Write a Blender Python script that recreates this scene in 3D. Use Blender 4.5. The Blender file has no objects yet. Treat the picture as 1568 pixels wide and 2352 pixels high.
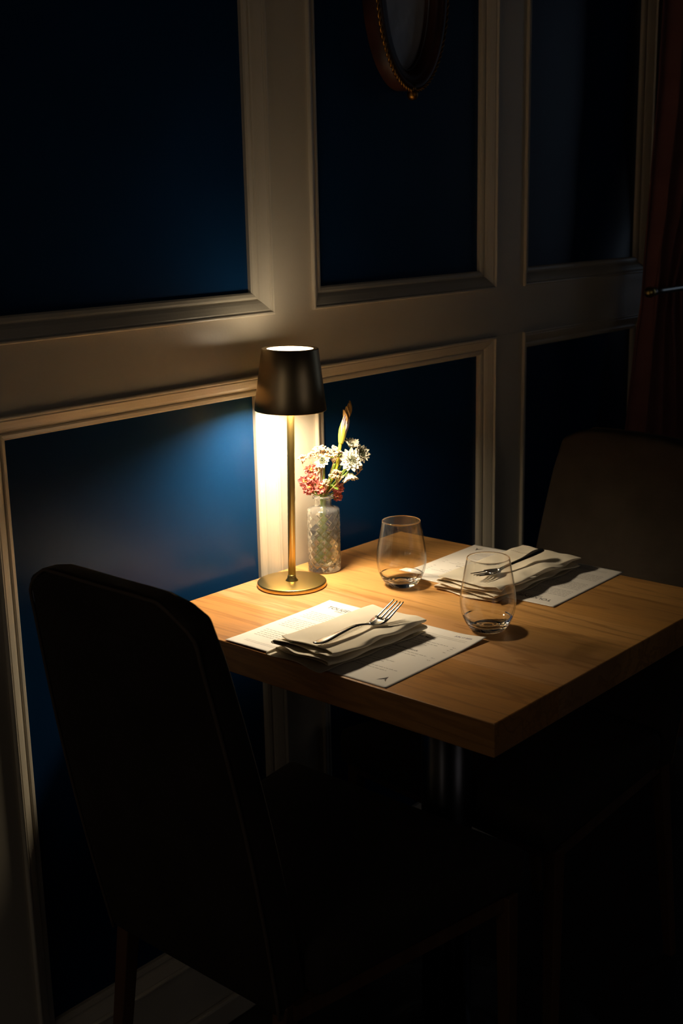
import bpy, bmesh, math, random
from mathutils import Vector, Matrix, noise
random.seed(7)
PI = math.pi
sc = bpy.context.scene
C = sc.collection

# ------------------------------------------------------------------ camera
def cam_axes(yaw, pitch, roll):
    cy, sy, cp, sp = math.cos(yaw), math.sin(yaw), math.cos(pitch), math.sin(pitch)
    fw = Vector((sy*cp, cy*cp, -sp)); rt = Vector((cy, -sy, 0)); up = rt.cross(fw)
    cr, sr = math.cos(roll), math.sin(roll)
    return cr*rt + sr*up, -sr*rt + cr*up, fw
CR, CU, CF = cam_axes(0.846772303, 0.244783766, -0.0203924691)
CP = Vector((-0.76592, -1.35646, 1.32444))
cd = bpy.data.cameras.new('camera'); cam = bpy.data.objects.new('camera', cd); C.objects.link(cam)
cam.matrix_world = Matrix(((CR.x, CU.x, -CF.x, CP.x), (CR.y, CU.y, -CF.y, CP.y), (CR.z, CU.z, -CF.z, CP.z), (0, 0, 0, 1)))
cd.sensor_fit = 'VERTICAL'; cd.sensor_height = 36; cd.sensor_width = 24
cd.lens = 2850.8/2352*36; cd.clip_start = 0.05; cd.clip_end = 60
cd.dof.use_dof = True; cd.dof.focus_distance = 1.72; cd.dof.aperture_fstop = 7.5
sc.camera = cam

# ------------------------------------------------------------------ light and exposure
w = bpy.data.worlds.new('world'); sc.world = w; w.use_nodes = True
w.node_tree.nodes['Background'].inputs[0].default_value = (0.03, 0.045, 0.08, 1)
w.node_tree.nodes['Background'].inputs[1].default_value = 0.6
sc.view_settings.view_transform = 'Standard'; sc.view_settings.look = 'None'
sc.view_settings.exposure = 0.0; sc.view_settings.gamma = 1.0
LAMP_DOWN = 3.2      # diffuser under the shade
LAMP_UP = 11.5        # open disc at the top of the shade
WARM = (1.0, 0.82, 0.57)
def area(name, loc, rot, sx, sy, e, col):
    l = bpy.data.lights.new(name, 'AREA'); l.shape = 'RECTANGLE'; l.size = sx; l.size_y = sy; l.energy = e; l.color = col
    o = bpy.data.objects.new(name, l); C.objects.link(o); o.location = loc; o.rotation_euler = rot
    return o
# area fill lamps added at unseen windows; side pair sited for lamp-shade highlights
area('room_fill', (4.16, -1.15, 1.6), (0, PI/2, 0), 1.3, .9, .7, (0.62, 0.78, 1.0))
area('room_fill', (-2.46, -.9, 1.5), (0, -PI/2, 0), 1.3, 1.0, 1.3, (1.0, 0.84, 0.68))
area('room_fill', (.6, -4.46, 1.6), (-PI/2, 0, 0), 1.5, 1.3, 15.0, (1.0, 0.93, 0.93))  # front fill, added only to lift the ambient level
sc.cycles.max_bounces = 24; sc.cycles.transmission_bounces = 20; sc.cycles.glossy_bounces = 8; sc.cycles.diffuse_bounces = 5

# ------------------------------------------------------------------ helpers
def mat(name, col=(.5, .5, .5), rough=.5, metal=0., **k):
    m = bpy.data.materials.new(name); m.use_nodes = True
    b = m.node_tree.nodes['Principled BSDF']
    b.inputs['Base Color'].default_value = (*col, 1); b.inputs['Roughness'].default_value = rough
    b.inputs['Metallic'].default_value = metal
    for a, v in k.items(): b.inputs[a.replace('_', ' ')].default_value = v
    return m
def N(m, t, **k):
    n = m.node_tree.nodes.new(t)
    for a, v in k.items(): setattr(n, a, v)
    return n
def L(m, a, b): m.node_tree.links.new(a, b)
def BS(m): return m.node_tree.nodes['Principled BSDF']
def coords(m, scale=(1, 1, 1)):
    tc = N(m, 'ShaderNodeTexCoord'); mp = N(m, 'ShaderNodeMapping'); mp.inputs['Scale'].default_value = scale
    L(m, tc.outputs['Object'], mp.inputs['Vector']); return mp.outputs[0]
def bump(m, src, strength=.2, dist=.001):
    b = N(m, 'ShaderNodeBump'); b.inputs['Strength'].default_value = strength; b.inputs['Distance'].default_value = dist
    L(m, src, b.inputs['Height']); L(m, b.outputs[0], BS(m).inputs['Normal']); return b
def noisy(m, c1, c2, scale, vec=None, detail=4, lo=.35, hi=.65):
    n = N(m, 'ShaderNodeTexNoise'); n.inputs['Scale'].default_value = scale; n.inputs['Detail'].default_value = detail
    if vec is None: vec = coords(m)
    L(m, vec, n.inputs['Vector'])
    r = N(m, 'ShaderNodeValToRGB'); r.color_ramp.elements[0].position = lo; r.color_ramp.elements[1].position = hi
    r.color_ramp.elements[0].color = (*c1, 1); r.color_ramp.elements[1].color = (*c2, 1)
    L(m, n.outputs['Fac'], r.inputs[0]); L(m, r.outputs[0], BS(m).inputs['Base Color'])
    return n, r

def obj(name, bm, m=None, parent=None, smooth=False, rec=True):
    if rec: bmesh.ops.recalc_face_normals(bm, faces=bm.faces)
    me = bpy.data.meshes.new(name); bm.to_mesh(me); bm.free()
    if m is not None:
        for mm in (m if isinstance(m, (list, tuple)) else [m]): me.materials.append(mm)
    if smooth:
        for p in me.polygons: p.use_smooth = True
    o = bpy.data.objects.new(name, me); C.objects.link(o)
    if parent: o.parent = parent
    return o
def tag(o, label, cat, group=None, kind=None):
    o['label'] = label; o['category'] = cat
    if group: o['group'] = group
    if kind: o['kind'] = kind
    return o
def thing(name, label, cat, loc=(0, 0, 0), rz=0., group=None):
    o = bpy.data.objects.new(name, None); C.objects.link(o); o.location = loc; o.rotation_euler = (0, 0, rz)
    o.empty_display_size = .05
    return tag(o, label, cat, group)
def struct(name, bm, m, **k):
    o = obj(name, bm, m, **k); o['kind'] = 'structure'; return o
def box(bm, x0, x1, y0, y1, z0, z1, mi=0):
    v = [bm.verts.new((x, y, z)) for z in (z0, z1) for y in (y0, y1) for x in (x0, x1)]
    fs = [bm.faces.new([v[i] for i in q]) for q in ((0, 2, 3, 1), (4, 5, 7, 6), (0, 1, 5, 4), (2, 6, 7, 3), (0, 4, 6, 2), (1, 3, 7, 5))]
    for f in fs: f.material_index = mi
    return v
def bev(o, w, seg=2):
    md = o.modifiers.new('bevel', 'BEVEL'); md.width = w; md.segments = seg; md.limit_method = 'ANGLE'; md.angle_limit = .6
    return o
def sub(o, l=2):
    md = o.modifiers.new('subsurf', 'SUBSURF'); md.levels = l; md.render_levels = l; return o
def lathe(bm, prof, seg=48, c=(0, 0, 0), closed=False):
    rings = []
    for r, z in prof:
        if r < 1e-6: rings.append([bm.verts.new((c[0], c[1], c[2]+z))])
        else: rings.append([bm.verts.new((c[0]+r*math.cos(2*PI*i/seg), c[1]+r*math.sin(2*PI*i/seg), c[2]+z)) for i in range(seg)])
    pairs = list(zip(rings[:-1], rings[1:])) + ([(rings[-1], rings[0])] if closed else [])
    for a, b in pairs:
        for i in range(seg):
            j = (i+1) % seg
            if len(a) == 1 and len(b) == 1: continue
            if len(a) == 1: bm.faces.new((a[0], b[j], b[i]))
            elif len(b) == 1: bm.faces.new((a[i], a[j], b[0]))
            else: bm.faces.new((a[i], a[j], b[j], b[i]))
def frame_dirs(pts):
    out = []; prev = None
    for i, p in enumerate(pts):
        a = pts[max(i-1, 0)]; b = pts[min(i+1, len(pts)-1)]
        t = (b-a).normalized()
        if prev is None:
            n = t.orthogonal().normalized()
        else:
            n = (prev - t*prev.dot(t)); n = n.normalized() if n.length > 1e-6 else t.orthogonal().normalized()
        prev = n; out.append((t, n, t.cross(n)))
    return out
def tube(bm, pts, rad, seg=8, cap=True):
    pts = [Vector(p) for p in pts]
    if not isinstance(rad, (list, tuple)): rad = [rad]*len(pts)
    rings = []
    for p, r, (t, n, b) in zip(pts, rad, frame_dirs(pts)):
        rings.append([bm.verts.new(p + n*r*math.cos(2*PI*i/seg) + b*r*math.sin(2*PI*i/seg)) for i in range(seg)])
    for a, b in zip(rings[:-1], rings[1:]):
        for i in range(seg): bm.faces.new((a[i], a[(i+1) % seg], b[(i+1) % seg], b[i]))
    if cap:
        bm.faces.new(rings[0][::-1]); bm.faces.new(rings[-1])
def bez(pts, n=12):
    """Catmull-Rom through points"""
    P = [Vector(p) for p in pts]; P = [2*P[0]-P[1]] + P + [2*P[-1]-P[-2]]; out = []
    for i in range(1, len(P)-2):
        for k in range(n):
            t = k/n
            out.append(.5*((2*P[i]) + (-P[i-1]+P[i+1])*t + (2*P[i-1]-5*P[i]+4*P[i+1]-P[i+2])*t*t + (-P[i-1]+3*P[i]-3*P[i+1]+P[i+2])*t**3))
    out.append(P[-2]); return out
def ico(bm, c, r, sub_=1, sq=(1, 1, 1)):
    g = bmesh.ops.create_icosphere(bm, subdivisions=sub_, radius=r)
    for v in g['verts']: v.co = Vector((v.co.x*sq[0], v.co.y*sq[1], v.co.z*sq[2])) + Vector(c)
    return g['verts']

# ------------------------------------------------------------------ materials
cream = mat('cream_paint', (.72, .66, .55), .30); n_, r_ = noisy(cream, (.60, .54, .43), (.65, .585, .475), 3)
nb = N(cream, 'ShaderNodeTexNoise'); nb.inputs['Scale'].default_value = 260; L(cream, coords(cream), nb.inputs['Vector']); bump(cream, nb.outputs['Fac'], .18, .0006)
blue = mat('blue_paint', (.0035, .032, .105), .27); BS_B = blue.node_tree.nodes['Principled BSDF']; BS_B.inputs['Specular IOR Level'].default_value = .24; noisy(blue, (.0032, .028, .092), (.0040, .033, .108), 5)
nb = N(blue, 'ShaderNodeTexNoise'); nb.inputs['Scale'].default_value = 90; L(blue, coords(blue), nb.inputs['Vector']); bump(blue, nb.outputs['Fac'], .08, .0006)
plaster = mat('grey_plaster', (.30, .30, .31), .8); noisy(plaster, (.27, .27, .28), (.33, .33, .34), 4)
dark_ceiling = mat('dark_ceiling_paint', (.05, .05, .055), .8)
floor_m = mat('dark_floorboards', (.02, .018, .017), .45)
def mk_floor():
    v = coords(floor_m, (1, 8, 1)); noisy(floor_m, (.014, .012, .011), (.03, .026, .023), 3, v)
mk_floor()
brass = mat('brushed_brass', (.60, .44, .15), .32, 1.0)
nb = N(brass, 'ShaderNodeTexNoise'); nb.inputs['Scale'].default_value = 60; L(brass, coords(brass, (6, 6, 400)), nb.inputs['Vector']); bump(brass, nb.outputs['Fac'], .05, .0003)
bronze = mat('dark_brushed_bronze', (.52, .39, .22), .30, 1.0, Anisotropic=.7)
nb = N(bronze, 'ShaderNodeTexNoise'); nb.inputs['Scale'].default_value = 30; L(bronze, coords(bronze, (40, 40, 1)), nb.inputs['Vector']); bump(bronze, nb.outputs['Fac'], .05, .0003)
inner_white = mat('shade_inner_white', (.8, .76, .68), .5)
steel = mat('polished_steel', (.72, .70, .68), .16, 1.0)
dark_metal = mat('dark_pedestal_metal', (.10, .10, .11), .3, 1.0)
rod_metal = mat('brushed_nickel', (.5, .5, .48), .3, 1.0)
old_gold = mat('antique_gold', (.36, .18, .04), .42, 1.0)
dark_wood = mat('dark_frame_wood', (.055, .018, .010), .4)
noisy(dark_wood, (.035, .012, .007), (.07, .022, .012), 20, coords(dark_wood))
mirror_m = mat('mirror_glass', (.60, .60, .62), .45, .55)
nb = N(mirror_m, 'ShaderNodeTexNoise'); nb.inputs['Scale'].default_value = 45; L(mirror_m, coords(mirror_m), nb.inputs['Vector']); bump(mirror_m, nb.outputs['Fac'], .5, .002)
def glass_mat(name, col=(1, 1, 1), ior=1.5, rough=0.):
    m = mat(name, col, rough); b = BS(m); b.inputs['Transmission Weight'].default_value = 1; b.inputs['IOR'].default_value = ior; return m
glass = glass_mat('clear_glass', (.985, .99, .985), 1.48)
def thin_glass(name):
    m = bpy.data.materials.new(name); m.use_nodes = True; nt = m.node_tree; nt.nodes.remove(nt.nodes['Principled BSDF'])
    t_ = nt.nodes.new('ShaderNodeBsdfTransparent'); lw = nt.nodes.new('ShaderNodeLayerWeight'); lw.inputs[0].default_value = .5; tr = nt.nodes.new('ShaderNodeValToRGB'); tr.color_ramp.elements[0].position = .72; tr.color_ramp.elements[0].color = (.98, .98, .975, 1); tr.color_ramp.elements[1].position = .97; tr.color_ramp.elements[1].color = (.30, .31, .30, 1)
    nt.links.new(lw.outputs['Facing'], tr.inputs[0]); nt.links.new(tr.outputs[0], t_.inputs[0])
    g_ = nt.nodes.new('ShaderNodeBsdfGlossy'); g_.inputs['Roughness'].default_value = .0
    f_ = nt.nodes.new('ShaderNodeFresnel'); f_.inputs[0].default_value = 1.5
    gm = nt.nodes.new('ShaderNodeNewGeometry'); mr_ = nt.nodes.new('ShaderNodeMapRange'); mr_.inputs['To Min'].default_value = 1.5; mr_.inputs['To Max'].default_value = 1/1.5
    nt.links.new(gm.outputs['Backfacing'], mr_.inputs['Value']); nt.links.new(mr_.outputs[0], f_.inputs[0])
    x_ = nt.nodes.new('ShaderNodeMixShader'); nt.links.new(f_.outputs[0], x_.inputs[0]); nt.links.new(t_.outputs[0], x_.inputs[1]); nt.links.new(g_.outputs[0], x_.inputs[2])
    nt.links.new(x_.outputs[0], nt.nodes['Material Output'].inputs[0]); return m
wall_glass = thin_glass('thin_glass_wall')
vglass = glass_mat('pressed_glass', (.985, .99, .97), 1.44, .06); BS(vglass).inputs['Transmission Weight'].default_value = .945
water_m = glass_mat('vase_water', (.93, .95, .80), 1.333)
night_glass = mat('night_window_glass', (.004, .005, .008), .06)
def fabric(name, c1, c2, sc_=900, rough=.95, sheen=.15, bs_=.3):
    m = mat(name, c1, rough); noisy(m, c1, c2, 12)
    b = BS(m); b.inputs['Sheen Weight'].default_value = sheen*.4; b.inputs['Specular IOR Level'].default_value = .25; b.inputs['Sheen Tint'].default_value = (*c2, 1)
    wv = N(m, 'ShaderNodeTexWave', bands_direction='X'); wv.inputs['Scale'].default_value = sc_*.3; wv.inputs['Distortion'].default_value = 1.5
    wz = N(m, 'ShaderNodeTexWave', bands_direction='Z'); wz.inputs['Scale'].default_value = sc_*.3; wz.inputs['Distortion'].default_value = 1.5
    v = coords(m); L(m, v, wv.inputs['Vector']); L(m, v, wz.inputs['Vector'])
    ad = N(m, 'ShaderNodeMath', operation='ADD'); L(m, wv.outputs['Fac'], ad.inputs[0]); L(m, wz.outputs['Fac'], ad.inputs[1])
    bump(m, ad.outputs[0], bs_, .0004); return m
chair_fabric = fabric('brown_weave_upholstery', (.038, .029, .022), (.050, .038, .029), 500)
piping_m = fabric('upholstery_piping', (.12, .085, .06), (.14, .10, .07), 500)
leg_wood = mat('walnut_leg_wood', (.13, .062, .028), .4); noisy(leg_wood, (.10, .045, .02), (.16, .075, .034), 30, coords(leg_wood, (1, 1, .1)))
curtain_m = fabric('maroon_curtain_cloth', (.24, .095, .080), (.29, .120, .10), 700, .9, .2)
linen = fabric('cream_linen', (.78, .70, .56), (.84, .77, .63), 300, .95, .1, .03)
thread = mat('hem_thread', (.26, .20, .12), .9)
ink = mat('grey_ink', (.10, .095, .095), .8); ink_soft = mat('pale_grey_ink', (.20, .185, .18), .8); stamp_ink = mat('violet_stamp_ink', (.10, .09, .20), .8)
paper = mat('menu_paper', (.84, .80, .74), .75)
nb = N(paper, 'ShaderNodeTexNoise'); nb.inputs['Scale'].default_value = 600; L(paper, coords(paper), nb.inputs['Vector']); bump(paper, nb.outputs['Fac'], .15, .0002)
def emis(name, col, s):
    m = bpy.data.materials.new(name); m.use_nodes = True; nt = m.node_tree; nt.nodes.remove(nt.nodes['Principled BSDF'])
    e = nt.nodes.new('ShaderNodeEmission'); e.inputs[0].default_value = (*col, 1); e.inputs[1].default_value = s
    nt.links.new(e.outputs[0], nt.nodes['Material Output'].inputs[0]); return m
led_down = emis('lit_diffuser', WARM, 1.0); led_up = emis('lit_top_disc', WARM, LAMP_UP)

# maple butcher block: boards run along y, each with its own tint and grain
maple = mat('maple_butcher_block', (.6, .36, .15), .30)
def mk_maple():
    m = maple; tc = N(m, 'ShaderNodeTexCoord'); sep = N(m, 'ShaderNodeSeparateXYZ'); L(m, tc.outputs['Object'], sep.inputs[0])
    mr = N(m, 'ShaderNodeMapRange'); mr.inputs['From Min'].default_value = .30; mr.inputs['From Max'].default_value = .95
    L(m, sep.outputs['X'], mr.inputs['Value'])
    rp = N(m, 'ShaderNodeValToRGB'); cr = rp.color_ramp; cr.interpolation = 'CONSTANT'
    edges = [(.30, (.60, .28, .080)), (.4525, (.66, .35, .150)), (.578, (.72, .38, .125)), (.7045, (.62, .31, .09)), (.826, (.66, .34, .105))]
    cr.elements[0].position = 0; cr.elements[0].color = (*edges[0][1], 1)
    cr.elements[1].position = (edges[1][0]-.3)/.65; cr.elements[1].color = (*edges[1][1], 1)
    for x, c in edges[2:]:
        e = cr.elements.new((x-.3)/.65); e.color = (*c, 1)
    L(m, mr.outputs[0], rp.inputs[0])
    sp = N(m, 'ShaderNodeSeparateColor'); L(m, rp.outputs[0], sp.inputs[0])
    off = N(m, 'ShaderNodeMath', operation='MULTIPLY'); off.inputs[1].default_value = 37; L(m, sp.outputs[0], off.inputs[0])
    cb = N(m, 'ShaderNodeCombineXYZ'); mx = N(m, 'ShaderNodeMath', operation='MULTIPLY'); mx.inputs[1].default_value = 26
    my = N(m, 'ShaderNodeMath', operation='MULTIPLY'); my.inputs[1].default_value = 2.0
    L(m, sep.outputs['X'], mx.inputs[0]); L(m, sep.outputs['Y'], my.inputs[0])
    mz = N(m, 'ShaderNodeMath', operation='MULTIPLY'); mz.inputs[1].default_value = 26; L(m, sep.outputs['Z'], mz.inputs[0])
    az = N(m, 'ShaderNodeMath', operation='ADD'); L(m, mz.outputs[0], az.inputs[0]); L(m, off.outputs[0], az.inputs[1])
    L(m, mx.outputs[0], cb.inputs[0]); L(m, my.outputs[0], cb.inputs[1]); L(m, az.outputs[0], cb.inputs[2])
    n1 = N(m, 'ShaderNodeTexNoise'); n1.inputs['Scale'].default_value = 1.0; n1.inputs['Detail'].default_value = 5; n1.inputs['Distortion'].default_value = .8; L(m, cb.outputs[0], n1.inputs['Vector'])
    # growth rings: contour lines of the noise
    mm = N(m, 'ShaderNodeMath', operation='MULTIPLY'); mm.inputs[1].default_value = 26; L(m, n1.outputs['Fac'], mm.inputs[0])
    sn = N(m, 'ShaderNodeMath', operation='SINE'); L(m, mm.outputs[0], sn.inputs[0])
    g = N(m, 'ShaderNodeMapRange'); g.inputs['From Min'].default_value = .55; g.inputs['From Max'].default_value = 1.0; g.inputs['To Max'].default_value = .5; L(m, sn.outputs[0], g.inputs['Value'])
    n2 = N(m, 'ShaderNodeTexNoise'); n2.inputs['Scale'].default_value = 9; n2.inputs['Detail'].default_value = 3; L(m, cb.outputs[0], n2.inputs['Vector'])
    g2 = N(m, 'ShaderNodeMapRange'); g2.inputs['From Min'].default_value = .5; g2.inputs['From Max'].default_value = .75; g2.inputs['To Max'].default_value = .5; L(m, n2.outputs['Fac'], g2.inputs['Value'])
    n3 = N(m, 'ShaderNodeTexNoise'); n3.inputs['Scale'].default_value = .35; n3.inputs['Detail'].default_value = 2; L(m, cb.outputs[0], n3.inputs['Vector'])
    g3 = N(m, 'ShaderNodeMapRange'); g3.inputs['From Min'].default_value = .47; g3.inputs['From Max'].default_value = .72; g3.inputs['To Max'].default_value = .85; L(m, n3.outputs['Fac'], g3.inputs['Value'])
    cur = rp.outputs[0]
    for gg, c in ((g3, (.42, .22, .075)), (g, (.30, .13, .035)), (g2, (.40, .20, .07))):
        mi = N(m, 'ShaderNodeMix', data_type='RGBA'); L(m, gg.outputs[0], mi.inputs[0]); L(m, cur, mi.inputs[6]); mi.inputs[7].default_value = (*c, 1); cur = mi.outputs[2]
    L(m, cur, BS(m).inputs['Base Color']); bump(m, n2.outputs['Fac'], .06, .0004)
mk_maple()

# ------------------------------------------------------------------ room shell
bm = bmesh.new(); box(bm, -2.6, 4.3, -4.6, .3, -.06, 0); struct('floor', bm, floor_m)
bm = bmesh.new(); box(bm, -2.6, 4.3, -4.6, .3, 2.8, 2.9); struct('ceiling', bm, dark_ceiling)
def end_wall(name, x0, x1, ya, yb, za, zb):
    bm = bmesh.new(); box(bm, x0, x1, -4.6, ya, 0, 2.8); box(bm, x0, x1, yb, .3, 0, 2.8); box(bm, x0, x1, ya, yb, 0, za); box(bm, x0, x1, ya, yb, zb, 2.8)
    struct(name, bm, plaster)
end_wall('wall_left', -2.6, -2.5, -1.45, -.35, .80, 2.20)
end_wall('wall_right', 4.2, 4.3, -1.65, -.65, .90, 2.30)
bm = bmesh.new(); box(bm, -2.5, -.2, -4.6, -4.5, 0, 2.8); box(bm, 1.4, 4.2, -4.6, -4.5, 0, 2.8); box(bm, -.2, 1.4, -4.6, -4.5, 0, .9); box(bm, -.2, 1.4, -4.6, -4.5, 2.3, 2.8); struct('wall_front', bm, plaster)
def sash(name, x0, x1, z0, z1, y, t, m1, m2):
    f = bpy.data.objects.new(name, None); C.objects.link(f); f['kind'] = 'structure'
    bm = bmesh.new(); w_ = .05
    box(bm, x0, x0+w_, y-t, y+t, z0, z1); box(bm, x1-w_, x1, y-t, y+t, z0, z1); box(bm, x0+w_, x1-w_, y-t, y+t, z0, z0+w_); box(bm, x0+w_, x1-w_, y-t, y+t, z1-w_, z1)
    xm = (x0+x1)/2; box(bm, xm-.015, xm+.015, y-t, y+t, z0+w_, z1-w_)
    obj('window_frame', bm, m1, f)
    bm = bmesh.new(); box(bm, x0+w_, xm-.015, y-.003, y+.003, z0+w_, z1-w_); obj('pane', bm, m2, f)
    bm = bmesh.new(); box(bm, xm+.015, x1-w_, y-.003, y+.003, z0+w_, z1-w_); obj('pane', bm, m2, f)
def side_window(name, x, ya, yb, za, zb):
    f = bpy.data.objects.new(name, None); C.objects.link(f); f['kind'] = 'structure'
    bm = bmesh.new(); w_ = .05
    box(bm, x-.02, x+.02, ya, ya+w_, za, zb); box(bm, x-.02, x+.02, yb-w_, yb, za, zb); box(bm, x-.02, x+.02, ya+w_, yb-w_, za, za+w_); box(bm, x-.02, x+.02, ya+w_, yb-w_, zb-w_, zb)
    obj('window_frame', bm, cream, f); bm = bmesh.new(); box(bm, x-.003, x+.003, ya+w_, yb-w_, za+w_, zb-w_); obj('pane', bm, night_glass, f)
sash('unseen_window_4', -.2, 1.4, .9, 2.3, -4.55, .02, cream, night_glass)  # unseen window added behind the front fill lamp
side_window('unseen_window_2', -2.55, -1.45, -.35, .80, 2.20)  # unseen side windows, put in to go with the side fill lamps
side_window('unseen_window_3', 4.25, -1.65, -.65, .90, 2.30)

# panelled wall: openings (outer edge of moulding)
XP = [(-.45, 0.0), (.0945, .6180), (.7070, 1.2212), (1.3165, 1.8190)]
ZL = (.1405, 1.0690); ZU = (1.1585, 2.45)
WX0, WX1 = -2.5, 4.2
WIN = (1.9900, 3.2, .28, 2.35)
bm = bmesh.new()
y0, y1 = 0.0, .018
# cream stiles and rails (front skin), blue field behind
def cells(z0, z1, z2=None): pass
xs = [(-2.5, -.45)] + [(XP[i][1], XP[i+1][0]) for i in range(3)] + [(XP[3][1], WIN[0])]
for a, b in xs: box(bm, a, b, -.0006, y1, ZL[0], ZL[1]); box(bm, a, b, -.0006, y1, ZU[0], ZU[1])
box(bm, -2.5, WIN[0], 0, y1, ZL[1], ZU[0]); box(bm, -2.5, WIN[0], 0, y1, 0.0, ZL[0]); box(bm, -2.5, WIN[0], 0, y1, ZU[1], 2.8)
box(bm, WIN[0], WIN[1], 0, y1, 0, WIN[2]); box(bm, WIN[0], WIN[1], 0, y1, WIN[3], 2.8); box(bm, WIN[1], 4.2, 0, y1, 0, 2.8)
box(bm, -2.5, WIN[0], y1, .12, 0, 2.8, 1); box(bm, WIN[1], 4.2, y1, .12, 0, 2.8, 1)
box(bm, WIN[0], WIN[1], y1, .12, 0, WIN[2], 1); box(bm, WIN[0], WIN[1], y1, .12, WIN[3], 2.8, 1)
struct('wall_back', bm, [cream, blue])
# little blob of paint and hairline where the stile butts on the rail
PROF = [(0, .001), (0, -.0050), (.0010, -.0061), (.0024, -.0064), (.0040, -.0060), (.0050, -.0034), (.0062, -.0020), (.0080, -.0022), (.0130, .0004), (.0180, .0034), (.0214, .0062), (.0228, .0082), (.0242, .0094), (.0254, .0080), (.0275, .0078), (.0320, .0094), (.0345, .0118), (.0345, .0185)]
def moulding(name, x0, x1, z0, z1):
    bm = bmesh.new(); rings = []
    for u, y in PROF:
        rings.append([bm.verts.new(p) for p in ((x0+u, y, z0+u), (x1-u, y, z0+u), (x1-u, y, z1-u), (x0+u, y, z1-u))])
    for a, b in zip(rings[:-1], rings[1:]):
        for i in range(4): bm.faces.new((a[i], a[(i+1) % 4], b[(i+1) % 4], b[i]))
    return struct(name, bm, cream)
k = 1
for (a, b) in XP:
    for (c, d) in (ZL, ZU):
        moulding('trim_%d' % k, a, b, c, d); k += 1
sash('window_1', WIN[0], WIN[1], WIN[2], WIN[3], .06, .02, cream, night_glass)
bm = bmesh.new(); box(bm, -2.5, WIN[0], -.012, 0, 0.0, .045); o = struct('baseboard_back', bm, cream); bev(o, .004)

# ------------------------------------------------------------------ table
TX0, TX1, TY0, TY1, TZ = .3178, .9130, -.6218, -.0115, .75
t = thing('dining_table', 'square maple dining table against the panelled wall, on a round pedestal foot', 'table', (.615, -.33, 0))
def lift(o, r):   # author in world coordinates, hang under an unrotated empty
    o.matrix_parent_inverse = Matrix.Translation(-Vector(r.location)); return o
bm = bmesh.new(); box(bm, TX0, TX1, TY0, TY1, TZ-.042, TZ); o = lift(obj('tabletop', bm, maple, t), t); o.cycles.is_caustics_receiver = True; bev(o, .0015, 2)
bm = bmesh.new(); lathe(bm, [(0, 0), (.262, 0), (.268, .004), (.264, .010), (.20, .018), (.12, .024), (.088, .030), (.082, .045), (.06, .06), (0, .06)], 64, (.615, -.335, 0)); lift(obj('foot', bm, dark_metal, t, smooth=True), t)
bm = bmesh.new(); lathe(bm, [(0, .055), (.038, .055), (.038, .70), (0, .70)], 32, (.615, -.335, 0)); lift(obj('column', bm, dark_metal, t, smooth=True), t)
bm = bmesh.new(); box(bm, .40, .83, -.37, -.30, .69, .7085); box(bm, .58, .65, -.55, -.12, .69, .7085); lift(obj('support_plate', bm, dark_metal, t), t)

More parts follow.
